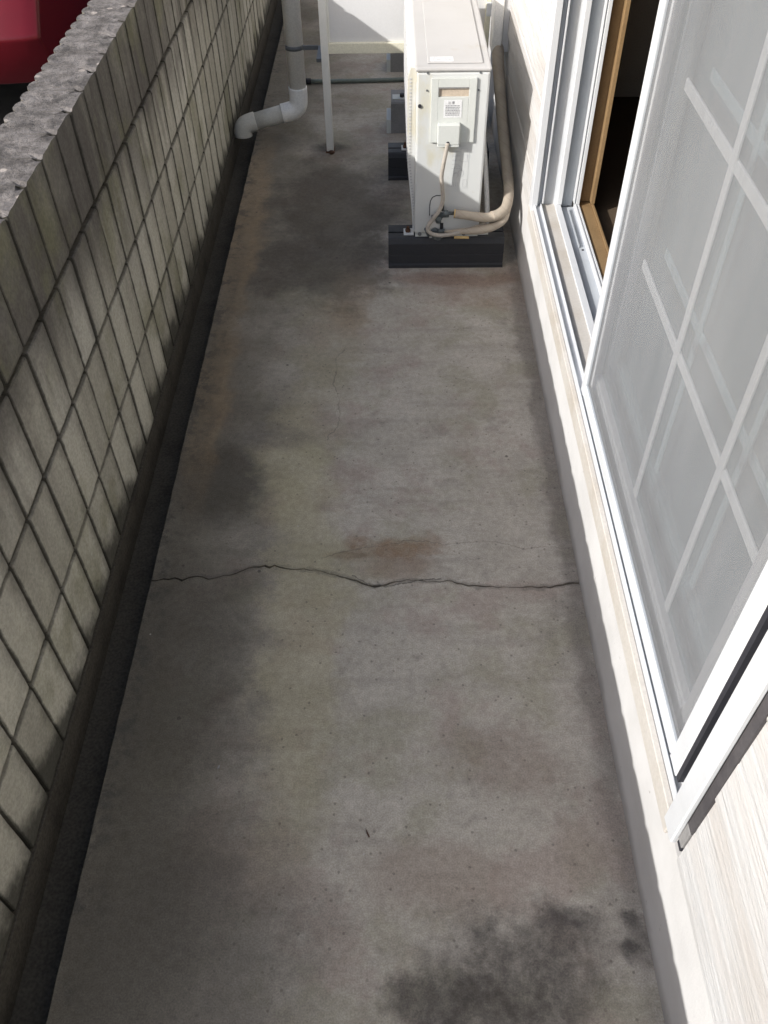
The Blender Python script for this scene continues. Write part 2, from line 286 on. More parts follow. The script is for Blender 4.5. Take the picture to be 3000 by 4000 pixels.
MAT = dict(
    floor=floor_material(), block=block_material(), siding=siding_material(), footing=painted_footing(),
    channel=worn('mossy_channel', (.060, .054, .044), (.038, .034, .028), .9, .15, 9, bump=.4, fine=.25),
    mortar=worn('dark_mortar', (.055, .05, .043), (.035, .032, .028), .95, .1, 20, bump=.4),
    asphalt=worn('asphalt', (.05, .05, .052), (.038, .038, .04), .9, .2, 4, bump=.5, fine=.3),
    white=worn('white_aluminium', (.585, .598, .61), (.54, .55, .555), .38, .4, 5, bump=0, fine=.015),
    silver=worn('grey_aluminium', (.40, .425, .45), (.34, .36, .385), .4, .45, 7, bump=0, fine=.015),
    cream=worn('dirty_sill', (.52, .492, .45), (.45, .41, .355), .6, .3, 7, (.4, .7), bump=.05, fine=.05),
    wood=worn('brown_frame', (.235, .155, .078), (.19, .122, .06), .5, .35, 9, bump=.08),
    gap_shade=worn('painted_gap_shade', (.075, .07, .072), (.05, .047, .05), .8, .2, 20, bump=.1),
    dark=worn('dark_rubber', (.030, .030, .036), (.022, .022, .027), .6, .3, 10, bump=.15),
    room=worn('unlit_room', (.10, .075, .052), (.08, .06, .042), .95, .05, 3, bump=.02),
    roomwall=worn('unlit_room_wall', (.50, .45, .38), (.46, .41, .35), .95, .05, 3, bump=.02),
    bar=worn('white_lattice', (.70, .725, .74), (.66, .69, .70), .5, .35, 7, bump=0, fine=0),
    bar2=worn('pale_lattice', (.90, .94, .95), (.86, .90, .91), .5, .35, 7, bump=0, fine=0),
    frost=worn('frosted_pane', (.30, .315, .33), (.27, .285, .295), .5, .4, 3, bump=0, fine=0),
    pvc=worn('grey_pvc', (.85, .835, .80), (.78, .76, .72), .42, .4, 5, bump=.05),
    pvc_old=worn('stained_pvc', (.52, .51, .47), (.40, .38, .33), .5, .35, 8, bump=.08),
    steel=worn('galvanised', (.15, .16, .17), (.10, .105, .11), .55, .4, 12, bump=.1, metal=.3),
    rust=worn('rusty_bolt', (.10, .05, .03), (.055, .03, .022), .8, .25, 40, bump=.3),
    panel=worn('partition_board', (.60, .595, .59), (.56, .552, .545), .6, .3, 3, bump=0, fine=.02),
    post=worn('partition_frame', (.68, .67, .63), (.60, .58, .51), .5, .35, 6, bump=0, fine=.02),
    rail=worn('yellowed_rail', (.68, .65, .52), (.60, .56, .42), .5, .35, 6, bump=.05),
    plastic=worn('black_plastic', (.032, .033, .037), (.052, .052, .055), .55, .35, 9, (.5, .8), bump=.12),
    greyblock=worn('grey_plastic', (.25, .245, .24), (.20, .195, .19), .7, .3, 9, bump=.1),
    ac=ac_paint('unit_paint', (.62, .62, .60), (.58, .58, .555), (.56, .52, .40)),
    acside=ac_paint('unit_side_paint', (.575, .585, .57), (.535, .545, .53), (.53, .50, .38)),
    actop=ac_paint('unit_top_paint', (.46, .45, .435), (.42, .41, .395), (.40, .37, .32)),
    cover=worn('cover_plastic', (.56, .575, .545), (.53, .545, .51), .5, .35, 8, bump=.0, fine=.02),
    recess=worn('recess_plastic', (.50, .42, .33), (.42, .35, .27), .6, .3, 12, bump=.05),
    paper=worn('label_paper', (.68, .68, .68), (.62, .62, .61), .6, .3, 15, bump=.02),
    ink=worn('grey_ink', (.20, .20, .21), (.26, .26, .26), .6, .2, 30, bump=.0),
    faint=worn('faded_ink', (.47, .47, .47), (.55, .55, .54), .6, .2, 30, bump=.0),
    cable=worn('grey_cable', (.40, .36, .31), (.32, .285, .24), .6, .3, 20, bump=.1),
    wrap=tape_wrap(), foam=worn('foam_end', (.50, .36, .17), (.42, .30, .14), .9, .1, 60, bump=.3),
    hose=worn('drain_hose', (.16, .19, .165), (.12, .14, .125), .5, .4, 12, bump=.1),
    brass=worn('dull_valve', (.13, .15, .155), (.07, .08, .085), .5, .45, 40, bump=.15, metal=.3),
    car=car_paint_mat(), tyre=worn('tyre_rubber', (.018, .018, .019), (.026, .026, .026), .85, .2, 20, bump=.2),
    rim=worn('wheel_rim', (.42, .43, .44), (.36, .37, .38), .35, .5, 12, metal=.6),
    glass=worn('dark_car_glass', (.012, .014, .016), (.016, .018, .02), .06, .6, 3, bump=0),
    taillight=worn('lamp_lens', (.34, .012, .015), (.28, .01, .012), .12, .6, 20),
    mesh=see_through('screen_mesh', .60, (.285, .29, .298), .8, .1, streak=.22),
    pane=see_through('window_glass', .78, (.27, .285, .295), .07, .6, (.90, .96, .97), streak=.25),
)

# ------------------------------------------------------------------ mesh helpers
def box(bm, x0, x1, y0, y1, z0, z1, bev=0.0, seg=1):
    vs = [bm.verts.new((x, y, z)) for x in (x0, x1) for y in (y0, y1) for z in (z0, z1)]
    fs = [bm.faces.new([vs[i] for i in f]) for f in ((0, 1, 3, 2), (4, 6, 7, 5), (0, 4, 5, 1), (2, 3, 7, 6), (0, 2, 6, 4), (1, 5, 7, 3))]
    if bev > 0:
        es = list({e for f in fs for e in f.edges})
        bmesh.ops.bevel(bm, geom=es, offset=bev, segments=seg, profile=.5, affect='EDGES', clamp_overlap=True)
def prism(bm, poly, axis, a, b):
    """Polygon of 2-D points pushed along an axis ('x': pts are (y,z); 'y': (x,z); 'z': (x,y))."""
    def P(q, t): return (t, q[0], q[1]) if axis == 'x' else (q[0], t, q[1]) if axis == 'y' else (q[0], q[1], t)
    A = [bm.verts.new(P(q, a)) for q in poly]; B = [bm.verts.new(P(q, b)) for q in poly]
    n = len(poly)
    for i in range(n): bm.faces.new((A[i], A[(i+1) % n], B[(i+1) % n], B[i]))
    bm.faces.new(A[::-1]); bm.faces.new(B)
def tube(bm, pts, r, n=14, cap=True):
    pts = [Vector(p) for p in pts]; k = len(pts); rs = r if isinstance(r, (list, tuple)) else [r]*k
    rings = []; up = None
    for i, p in enumerate(pts):
        t = (pts[min(i+1, k-1)] - pts[max(i-1, 0)]).normalized()
        if up is None: up = t.orthogonal().normalized()
        up = (up - t*up.dot(t)).normalized(); s = t.cross(up)
        rings.append([bm.verts.new(p + (up*math.cos(a) + s*math.sin(a))*rs[i]) for a in (2*math.pi*j/n for j in range(n))])
    for a, b in zip(rings, rings[1:]):
        for j in range(n):
            f = bm.faces.new((a[j], a[(j+1) % n], b[(j+1) % n], b[j])); f.smooth = True
    if cap: bm.faces.new(rings[0][::-1]); bm.faces.new(rings[-1])
def spline(pts, m=8):
    P = [Vector(p) for p in pts]; P = [2*P[0]-P[1]] + P + [2*P[-1]-P[-2]]; out = []
    for i in range(1, len(P)-2):
        for j in range(m):
            t = j/m; a, b, c, d = P[i-1:i+3]
            out.append(.5*((2*b) + (c-a)*t + (2*a-5*b+4*c-d)*t*t + (3*b-a-3*c+d)*t**3))
    return out + [P[-2]]
def cyl(bm, c, axis, r, h, n=14):
    c = Vector(c); a = Vector(axis).normalized(); tube(bm, [c, c + a*h], r, n)
def B(): return bmesh.new()
def obj(name, bm, mat, parent=None, label=None):
    bmesh.ops.recalc_face_normals(bm, faces=bm.faces)
    me = bpy.data.meshes.new(name)
    root = parent
    off = Vector((0, 0, 0))
    while root is not None: off += root.location; root = root.parent
    if parent is not None: bm.transform(Matrix.Translation(-off))
    bm.to_mesh(me); bm.free(); me.materials.append(MAT[mat])
    o = bpy.data.objects.new(name, me); COL.objects.link(o)
    if parent is not None: o.parent = parent
    if label: o['label'] = label
    return o
def B1(*a, **k):
    bm = B(); box(bm, *a, **k); return bm
def thing(name, label, cat, loc=(0, 0, 0), group=None):
    o = bpy.data.objects.new(name, None); COL.objects.link(o); o.location = loc; o.empty_display_size = .1
    o['label'] = label; o['category'] = cat
    if group: o['group'] = group
    o['kind'] = 'thing'
    return o
def struct(name, bm, mat):
    o = obj(name, bm, mat); o['kind'] = 'structure'; return o

# ------------------------------------------------------------------ setting: ground, floor slab, channel
Y0, Y1 = -2.6, 9.0
XS, XR = -0.5387, 0.4148            # slab edges (channel side, house side)
XW, ZT, G, GY = -0.6227, 0.8159, 0.1029, 1.2907   # block wall: inner face, top, rib pitch, first rib line
bm = B(); box(bm, -250, 250, -250, 250, -.65, -.30); struct('ground', bm, 'asphalt')
crack = []
for (xa, ya), (xb, yb) in zip(CR, CR[1:]):
    k = max(2, int((xb-xa)/.011))
    for j in range(k):
        t = j/k; crack.append((xa+(xb-xa)*t, ya+(yb-ya)*t + R.uniform(-.0032, .0032)))
crack.append(CR[-1])
wid = [max(.0009, .0017 + .0011*math.sin(i*.37) + R.uniform(-.0006, .0007)) for i in range(len(crack))]
def slab_edge(ya, yb):
    out = []; y = ya
    while y < yb: 
        out.append((XS + R.uniform(-.0010, .0010), y)); y += .03
    return out
bm = B()
near = [(XS, Y0), (XR+.03, Y0)] + [(x, y - w) for (x, y), w in zip(crack[::-1], wid[::-1])] + slab_edge(Y0+.04, crack[0][1]-.04)[::-1]
far = [(x, y + w) for (x, y), w in zip(crack, wid)] + [(XR+.03, Y1), (XS, Y1)] + slab_edge(crack[0][1]+.04, Y1-.05)[::-1]
for poly in (near, far): prism(bm, poly, 'z', -.06, 0.)
struct('floor', bm, 'floor')
bm = B()
box(bm, -.7, XR-.001, Y0, Y1, -.295, -.0625)                       # bed below the slab and the open channel
struct('drain_channel', bm, 'channel')

# ------------------------------------------------------------------ ribbed block wall
wall = thing('block_wall', 'weathered grey ribbed block wall with rough dark top along the left side', 'wall', (XW-.06, 1.5, -.12))
def block_mesh(bm, row, o=(0, 0, 0), rr=R):
    h = (.1900, .1935, .1935)[row-1] if row else .1870; hy = G/2 - .0022
    fy = G/2 - .0003
    fy = G/2 if row == 0 else fy
    inner = [(0, -hy+.0035), (0, -hy*.72), (0, -hy*.3), (0, hy*.1), (0, hy*.45), (0, hy*.78), (0, hy-.0035), (-.0014, hy-.0010), (-.010, hy-.0003), (-.0150, hy), (-.0165, fy), (-.100, fy)]
    outer = []
    for b in range(2):
        c = fy/2 if b == 0 else -fy/2
        for a in (84, 50, 18, -18, -50, -84):
            t = math.radians(a); outer.append((-.1045 - .0155*math.cos(t), c + (fy/2)*math.sin(t)))
    low = [(-.100, -fy), (-.0165, -fy), (-.0150, -hy), (-.010, -hy+.0003), (-.0014, -hy+.0010)]
    poly = inner + outer + low
    rings = []
    zs = [(0., .0035), (.002, .0006), (.008, 0.), (h*.35, 0.), (h*.68, 0.), (h-.008, 0.), (h-.002, .0006), (h, .0035)]
    if row == 0: zs[-2:] = [(h-.004, .0002), (h, .0006)]
    for z, ins in zs:
        ring = []
        for (x, y) in poly:
            jit = .0005 if ins == 0 else .0008; jz = 0. if (row == 0 and z > h-.003) else .0006
            xx = x - ins if x > -.06 else x + ins*.5
            if jz == 0.:                                            # worn top arris: corners knocked off, middle of each rib proud
                edge = abs(y) > hy-.0045 and x > -.012
                dz = rr.uniform(-.0060, -.0018) if edge else (rr.uniform(-.0016, .0004) if x > -.02 else 0.)
                ring.append(bm.verts.new((o[0]+xx, o[1]+y, o[2]+z+dz)))
                continue
            ring.append(bm.verts.new((o[0]+xx + rr.uniform(-jit, jit)*.7, o[1]+y*(1-ins*1.3/hy*.25) + rr.uniform(-jit, jit), o[2]+z + rr.uniform(-jz, jz))))
        rings.append(ring)
    n = len(poly)
    for a, b in zip(rings, rings[1:]):
        for j in range(n): bm.faces.new((a[j], a[(j+1) % n], b[(j+1) % n], b[j]))
    bm.faces.new(rings[0][::-1])
    if row == 0:                                                # rough cast top
        cols = 7; top = rings[-1]
        hi = [v for v in top]
        c0 = []
        for i in range(cols):
            xx = -.014 - .094*i/(cols-1)
            c0.append([bm.verts.new((o[0]+xx+rr.uniform(-.004, .004), o[1]+yy+rr.uniform(-.004, .004), o[2]+h+rr.uniform(-.0013, .0010))) for yy in (-hy*.62, -hy*.2, hy*.2, hy*.62)])
        for i in range(cols-1):
            for j in range(3): bm.faces.new((c0[i][j], c0[i+1][j], c0[i+1][j+1], c0[i][j+1]))
        loop = [c0[0][j] for j in range(4)] + [c0[i][3] for i in range(1, cols)] + [c0[-1][j] for j in (2, 1, 0)] + [c0[i][0] for i in range(cols-2, 0, -1)]
        # stitch outer ring to inner loop by angle
        ctr = Vector((o[0]-.06, o[1], 0))
        ang = lambda v: math.atan2(v.co.y-ctr.y, (v.co.x-ctr.x))
        A = sorted(hi, key=ang); L = sorted(loop, key=ang)
        i = j = 0; na, nl = len(A), len(L)
        while i < na or j < nl:
            va, vl = A[i % na], L[j % nl]
            an = ang(A[(i+1) % na]) + (2*math.pi if i+1 >= na else 0); ln = ang(L[(j+1) % nl]) + (2*math.pi if j+1 >= nl else 0)
            if j >= nl or (i < na and an <= ln): bm.faces.new((va, A[(i+1) % na], vl)); i += 1
            else: bm.faces.new((va, L[(j+1) % nl], vl)); j += 1
    else: bm.faces.new(rings[-1])
ROWZ = [0.6284, 0.4224+.003, 0.2224+.003, 0.0225+.003]
variants = {}
for row in range(4):
    for k in range(6):
        bm = B(); block_mesh(bm, row); bmesh.ops.recalc_face_normals(bm, faces=bm.faces)
        me = bpy.data.meshes.new('block'); bm.to_mesh(me); bm.free(); me.materials.append(MAT['block']); variants[row, k] = me
NA, NB = -11, 42
for n in range(NA, NB):
    for row in range(4):
        o = bpy.data.objects.new('block', variants[row, R.randrange(6)]); COL.objects.link(o); o.parent = wall
        o.location = Vector((XW + R.uniform(-.0012, .0012), GY + (n+.5)*G + R.uniform(-.0006, .0006), ROWZ[row] + (R.uniform(-.0006, .0006) if row else 0.))) - wall.location
        o.rotation_euler = (0, R.uniform(-.002, .002), R.uniform(-.005, .005))
bm = B()
for n in list(range(-38, NA)) + list(range(NB, 75)):
    for row in range(4): block_mesh(bm, row, (XW, GY + (n+.5)*G, ROWZ[row]))
o = obj('blocks', bm, 'block', wall); o['kind'] = 'stuff'
obj('mortar', B1(XW-.100, XW-.0165, GY-38*G, GY+75*G, -.15, ZT-.006), 'mortar', wall)
bm = B(); box(bm, XW-.105, XW+.0025, Y0, Y1, -.295, .0215, .001); obj('footing', bm, 'channel', wall)

# ------------------------------------------------------------------ house wall: footing, siding boards, window hole
WY0, WY1, WZ0, WZ1 = .485, 2.345, .225, 2.15          # window frame outline
house = thing('house_wall', 'sunlit off-white house wall of woodgrain siding on a painted footing', 'wall', (.5, 1.5, 0))
bm = B(); box(bm, XR, XR+.16, Y0, Y1, -.295, .2365); obj('footing', bm, 'footing', house)
bm = B()
for a, b, c, d in ((Y0, WY0-.004, .237, 2.75), (WY1+.004, Y1, .237, 2.75), (WY0-.004, WY1+.004, WZ1+.004, 2.75)): box(bm, .447, .575, a, b, c, d)
obj('wall_core', bm, 'siding', house)
PIT = .205
z = .238; k = 0
while z < 2.6:
    runs = [(Y0, .4715), (WY1-.004, Y1)] if z + PIT < WZ1 + .1 else [(Y0, Y1)]
    for a, b in runs:
        jit = R.uniform(-.0008, .0008); bm = B()
        x0 = .4105 + jit
        q = .35 if b < 1 else 1.0                               # the near run is pulled flatter against the jamb
        prof = [(x0+.001, z), (x0, z+.004), (x0+.0034*q, z+.098), (x0+.0058*q, z+.1015), (x0+.0058*q, z+.1085), (x0+.0048*q, z+.112), (x0+.0095*q, z+PIT+.006), (.4465, z+PIT+.006), (.4465, z)]
        prism(bm, prof, 'y', a, b); obj('siding_board', bm, 'siding', house)
    z += PIT; k += 1
# unlit room behind the open half
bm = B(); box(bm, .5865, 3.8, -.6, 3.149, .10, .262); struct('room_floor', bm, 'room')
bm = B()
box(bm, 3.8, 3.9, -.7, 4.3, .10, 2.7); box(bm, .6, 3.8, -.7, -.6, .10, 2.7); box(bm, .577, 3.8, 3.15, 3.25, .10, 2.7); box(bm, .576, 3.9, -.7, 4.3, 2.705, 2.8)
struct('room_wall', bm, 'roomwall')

# ------------------------------------------------------------------ window frame and its sliding leaves
frame = thing('window_frame', 'white aluminium frame of the tall sliding window with tracks and a brown inner lining', 'window frame', (.45, 1.41, .22))
FY0, FY1 = .528, 2.315                               # clear opening
bm = B(); box(bm, .402, .4125, .512, 2.334, .2372, .2825, .0015); obj('sill_lip', bm, 'cream', frame)
bm = B()
box(bm, .413, .4162, FY0, FY1+.012, .2372, .2985, .0006); box(bm, .4165, .4305, FY0, FY1+.012, .2372, .2900)
box(bm, .4308, .4340, FY0, FY1+.012, .2372, .2985, .0006); obj('screen_track', bm, 'white', frame)
bm = B(); box(bm, .4343, .4725, FY0, FY1+.014, .2372, .2890); obj('outer_track', bm, 'cream', frame)
bm = B(); box(bm, .4728, .4905, FY0, FY1+.012, .2372, .2925, .001); obj('track_divider', bm, 'white', frame)
bm = B(); box(bm, .4908, .5298, FY0, FY1+.014, .2372, .2780); box(bm, .5105, .5125, 2.10, FY1-.01, .2782, .2870); obj('inner_track', bm, 'silver', frame)
bm = B(); box(bm, .5301, .5345, FY0, FY1+.012, .2372, .2945, .0006); box(bm, .5348, .5372, FY0, FY1+.012, .2372, .2885); box(bm, .5375, .5425, FY0, FY1+.012, .2372, .2945, .0006); obj('inner_fin', bm, 'white', frame)
bm = B(); box(bm, .5428, .5790, FY0-.02, FY1+.03, .2372, .2885, .0008); box(bm, .5793, .5840, FY0-.02, FY1+.03, .2372, .2955); obj('wood_sill', bm, 'wood', frame)
bm = B(); cyl(bm, (.521, 2.09, .2781), (0, 0, 1), .0035, .0012, 10); obj('drain_hole', bm, 'dark', frame)
# far jamb (profile seen straight on), lining and near jamb
JZ0, JZ1 = .283, 2.10
bm = B()
box(bm, .404, .4215, 2.302, 2.344, .2372, JZ1, .001)
box(bm, .4218, .4348, 2.322, 2.344, .2835, JZ1)
box(bm, .4350, .4395, 2.308, 2.344, .2990, JZ1, .0006)
box(bm, .4398, .4785, 2.3265, 2.344, .2750, JZ1)
box(bm, .4788, .4925, 2.312, 2.344, .2930, JZ1, .0008)
box(bm, .5271, .5300, 2.312, 2.344, .2950, JZ1, .0005); box(bm, .5303, .5327, 2.318, 2.344, .2950, JZ1); box(bm, .5330, .5425, 2.309, 2.344, .2950, JZ1, .0006)
obj('jamb', bm, 'white', frame)
obj('shaded_jamb_channel', B1(.4928, .5268, 2.334, 2.346, .2785, JZ1), 'silver', frame)  # recess of the white frame, coloured grey to stand in for its shade
bm = B(); box(bm, .5428, .5745, 2.334, 2.36, .2920, JZ1); box(bm, .5748, .5860, 2.309, 2.36, .2960, JZ1, .0008); obj('wood_jamb', bm, 'wood', frame)
bm = B(); box(bm, .399, .4085, .487, .527, .2640, JZ1, .0022); box(bm, .4088, .5425, .509, .5275, .2372, JZ1); obj('jamb', bm, 'white', frame)
bm = B(); box(bm, .5428, .586, .48, .5275, .2920, JZ1); obj('wood_jamb', bm, 'wood', frame)
bm = B(); box(bm, .4094, .4400, .4720, .4895, .3305, JZ1); obj('gap_shade_strip', bm, 'gap_shade', frame)  # dark strip standing in for the shadowed gap beside the jamb
bm = B(); box(bm, .4082, .4400, .4735, .4895, .2790, .3300, .001); obj('end_cap', bm, 'greyblock', frame)  # the grey puts the plate's shadow into its colour
bm = B(); box(bm, .4100, .4400, .4745, .4895, .2640, .2785, .001); obj('end_gap', bm, 'dark', frame)
bm = B(); box(bm, .404, .5425, WY0, WY1, JZ1+.0005, WZ1); box(bm, .5428, .586, WY0, WY1, JZ1+.0005, WZ1); obj('head', bm, 'white', frame)

# insect screen door
scr = thing('screen_door', 'white framed grey mesh insect screen in front of the glass on the right', 'screen door', (.424, 1.03, .29))
SX0, SX1 = .4172, .4300; SY0, SY1 = .571, 1.474; SZ0, SZ1 = .2995, 2.085
bm = B(); box(bm, SX0, SX1, SY1-.026, SY1, SZ0, SZ1, .002); obj('stile', bm, 'white', scr)
bm = B(); box(bm, SX0, SX1, SY0, SY0+.036, SZ0, SZ1, .002); obj('stile', bm, 'white', scr)
bm = B(); box(bm, SX0+.0005, SX1, SY0+.0365, SY1-.0265, SZ0+.0005, SZ0+.031, .002); obj('rail', bm, 'white', scr)
bm = B(); box(bm, SX0+.0005, SX1, SY0+.0365, SY1-.0265, SZ1-.035, SZ1, .002); obj('rail', bm, 'white', scr)
bm = B(); box(bm, .4235, .4240, SY0+.0365, SY1-.0265, SZ0+.031, SZ1-.035); obj('mesh', bm, 'mesh', scr)
bm = B(); box(bm, SX0+.001, .4300, SY0-.010, SY0-.0005, SZ0+.004, SZ1); obj('gasket', bm, 'dark', scr)
bm = B()
for (a, b, c, d) in ((SY0+.0365, SY1-.0265, SZ0+.0312, SZ0+.0345), (SY1-.0300, SY1-.0268, SZ0+.0350, SZ1-.036)): box(bm, .4205, .4232, a, b, c, d)
obj('spline', bm, 'silver', scr)

def sash(x0, ya, yb, z0, z1, label, vbars, hbars, ends, frosted):
    t = thing('sliding_window', label, 'window', (x0+.012, (ya+yb)/2, z0))
    x1 = x0 + .024; gx = x0 + .0105; sw = .072; rw = .060
    for a, b in ((ya, ya+sw), (yb-sw, yb)):
        bm = B(); box(bm, x0, x1, a, b, z0, z1, .003); 
        box(bm, x0-.0022, x0-.0002, a+.048, a+.056, z0+.02, z1-.02)
        obj('stile', bm, 'white', t)
    for a, b in ((z0+.0005, z0+rw), (z1-.07, z1)):
        bm = B(); box(bm, x0+.0004, x1-.0004, ya+sw+.0004, yb-sw-.0004, a, b, .003)
        if a < 1: box(bm, x0-.0022, x0+.0002, ya+sw+.001, yb-sw-.001, b-.016, b-.010)
        obj('rail', bm, 'white', t)
    bm = B(); box(bm, gx+.0035, gx+.0075, ya+sw+.0004, yb-sw-.0004, z0+rw+.0004, z1-.0704); obj('pane', bm, 'frost' if frosted else 'pane', t)
    e0, e1, f0, f1 = ends
    for y in vbars: obj('lattice_bar', B1(gx-.0045, gx-.0005, y-.0085, y+.0085, f0, f1, bev=.001), 'bar2' if frosted else 'bar', t)
    for zz in hbars: obj('lattice_bar', B1(gx-.0008, gx+.0033, e0, e1, zz-.0095, zz+.0095, bev=.001), 'bar2' if frosted else 'bar', t)
    return t
sash(.4450, .600, 1.555, .2755, 2.085, 'outer glass sliding window with white lattice bars directly behind the mesh screen', (.843, 1.104), (.668, .978, 1.288, 1.598), (.68, 1.375, .349, 1.98), False)
sash(.5000, .632, 1.590, .2845, 2.085, 'inner glass sliding window with lattice bars, rearmost behind the mesh screen', (.893, 1.173), (.657, .972, 1.287, 1.602), (.70, 1.43, .315, 1.98), True)

# ------------------------------------------------------------------ outdoor unit of the air conditioner
AX0, AX1, AY0, AY1, AZ0, AZ1 = .0755, .2790, 2.480, 3.225, .1005, .608
ac = thing('air_conditioner', 'off-white outdoor air conditioner unit standing on black plastic feet by the house wall', 'air conditioner', (.18, 2.85, .10))
bm = B(); box(bm, AX0, AX1, AY0, AY1, AZ0+.012, AZ1-.012, .006, 2); obj('casing', bm, 'acside', ac)
bm = B(); box(bm, AX0-.004, AX1+.003, AY0-.003, AY1+.003, AZ1-.0118, AZ1, .005, 2); box(bm, .106, .259, AY0+.026, AY1-.02, AZ1+.0003, AZ1+.0038, .003, 2)
top = obj('top_cover', bm, 'actop', ac)
bm = B(); box(bm, AX0+.004, AX1-.002, AY0+.004, AY1-.004, AZ0, AZ0+.0117); obj('base_pan', bm, 'cover', ac)
# bulged front grille facing the block wall
bm = B()
prof = [(AX0-.0005, .130), (.0705, .132), (.0665, .20), (.0555, .30), (.0520, .40), (.0508, .52), (.0530, .575), (.0600, .598), (AX0-.0005, .601)]
prism(bm, prof, 'y', AY0+.022, AY1-.02); g = obj('front_grille', bm, 'ac', ac)
bm = B()
for i in range(44):
    zz = .165 + i*.0094; t = (zz-.13)/.47; xx = .0705 - .02*min(1, max(0, (zz-.13)/.2))
    box(bm, xx+.006, xx+.0115, AY0+.0203, AY0+.0217, zz, zz+.0042)
    for y in range(6): box(bm, xx-.0006+.0012, xx+.004, AY0+.06+.11*y, AY0+.15+.11*y, zz, zz+.0045)
o = obj('grille_slots', bm, 'faint', ac); o['kind'] = 'stuff'
# side cover with hand recess, lid box and its parts
bm = B(); ya, yb = AY0-.0065, AY0-.0003
for a, b, c, d in ((.117, .1365, .404, .582), (.2225, .2430, .404, .582), (.1367, .2223, .5575, .582), (.1367, .2223, .404, .5315)): box(bm, a, b, ya, yb, c, d, .0006)
cv = obj('side_cover', bm, 'cover', ac)
bm = B(); box(bm, .1372, .2220, AY0-.0012, AY0-.0004, .532, .557); obj('hand_recess', bm, 'recess', cv)
bm = B(); box(bm, .1372, .2220, AY0-.0060, AY0-.0013, .5545, .5572); box(bm, .137, .1388, AY0-.0060, AY0-.0013, .532, .5543); obj('recess_edge', bm, 'greyblock', cv)
bm = B(); box(bm, .1372, .2012, AY0-.0260, ya-.0003, .404, .4630, .003, 2); box(bm, .1378, .2006, AY0-.0255, ya-.0003, .3985, .4037, .001); lid = obj('terminal_box', bm, 'cover', ac)
bm = B(); cyl(bm, (.168, AY0-.0265, .4110), (0, 1, 0), .0048, .004, 12); obj('cable_gland', bm, 'dark', lid)
# notices
lab = obj('warning_label', B1(.153, .2045, ya-.0009, ya-.0002, .4755, .5240), 'paper', cv)
def text_mesh(bm, s, size, origin, ux, uy, ext=.0002):
    try:
        c = bpy.data.curves.new('t', 'FONT'); c.body = s; c.size = size; c.extrude = ext
        o = bpy.data.objects.new('t', c); COL.objects.link(o)
        dg = bpy.context.evaluated_depsgraph_get(); me = bpy.data.meshes.new_from_object(o.evaluated_get(dg))
        uz = Vector(ux).cross(Vector(uy)); mt = Matrix((Vector(ux), Vector(uy), uz)).transposed().to_4x4(); mt.translation = Vector(origin)
        me.transform(mt); bm.from_mesh(me); bpy.data.meshes.remove(me); bpy.data.objects.remove(o); bpy.data.curves.remove(c)
    except Exception as e: print('text', e)
bm = B(); yy = ya-.0012
text_mesh(bm, '注 意', .0085, (.1645, yy, .5135), (1, 0, 0), (0, 0, 1))
for i in range(7):
    x = .158
    while x < .197:
        w = R.uniform(.0015, .006); box(bm, x, min(x+w, .199), yy, yy+.0003, .5075-i*.0043, .5096-i*.0043); x += w + R.uniform(.0006, .0014)
obj('print', bm, 'ink', lab)
st = obj('wiring_sticker', B1(.176, .2335, AY0-.0007, AY0-.0002, .262, .390), 'acside', ac)
bm = B(); yy = AY0-.0011
for i in range(5):
    zz = .373 - i*.0125; x = .184
    while x < .205:
        w = R.uniform(.002, .006); box(bm, x, x+w, yy, yy+.0004, zz, zz+.0022); x += w + .0015
for a, b, c, d in ((.209, .2295, .384, .385), (.209, .2295, .344, .345), (.209, .21, .3452, .3838), (.2285, .2295, .3452, .3838)): box(bm, a, b, yy, yy+.0004, c, d)
for r0, cx, cz in ((.0125, .2025, .316), (.008, .212, .309), (.006, .198, .303)):
    for i in range(15):
        a = i*.34 - 1.2
        box(bm, cx+r0*math.cos(a)-.0008, cx+r0*math.cos(a)+.0008, yy, yy+.0004, cz+r0*1.3*math.sin(a)-.002, cz+r0*1.3*math.sin(a)+.002)
for i in range(4): box(bm, .186+.006*i, .1875+.006*i, yy, yy+.0004, .268, .282)
for a, b, c, d in ((.219, .2305, .290, .291), (.219, .2305, .266, .267), (.219, .22, .2672, .2898), (.2295, .2305, .2672, .2898)): box(bm, a, b, yy, yy+.0004, c, d)
obj('print', bm, 'faint', st)
ts = obj('top_sticker', B1(.114, .178, AY0+.032, AY0+.066, AZ1+.0040, AZ1+.0045), 'paper', top)
bm = B(); zz = AZ1+.0047
for k in range(2):
    ox = .1185 + k*.031
    for a, b, c, d in ((0, .010, .0, .0012), (0, .010, .013, .0142), (0, .0012, .0014, .0128), (.0088, .010, .0014, .0128), (.004, .006, .004, .010), (.013, .026, .002, .004), (.013, .026, .007, .009), (.013, .022, .011, .013)):
        box(bm, ox+a, ox+b, AY0+.038+c, AY0+.038+d, zz, zz+.0003)
    prism(bm, [(ox+.004, AY0+.056), (ox+.012, AY0+.056), (ox+.008, AY0+.0625)], 'z', zz, zz+.0003)
obj('print', bm, 'faint', ts)
# screws
bm = B(); cyl(bm, (.0855, AY0-.0035, .506), (0, 1, 0), .0052, .004, 14); obj('screw', bm, 'dark', ac)
for x, zz, r in ((.1055, .594, .0026), (.2505, .594, .0026), (.105, .548, .0026), (.249, .548, .0026), (.093, .112, .006), (.232, .112, .006)):
    bm = B(); cyl(bm, (x, AY0-.0025, zz), (0, 1, 0), r, .003, 12); obj('screw', bm, 'steel', ac)
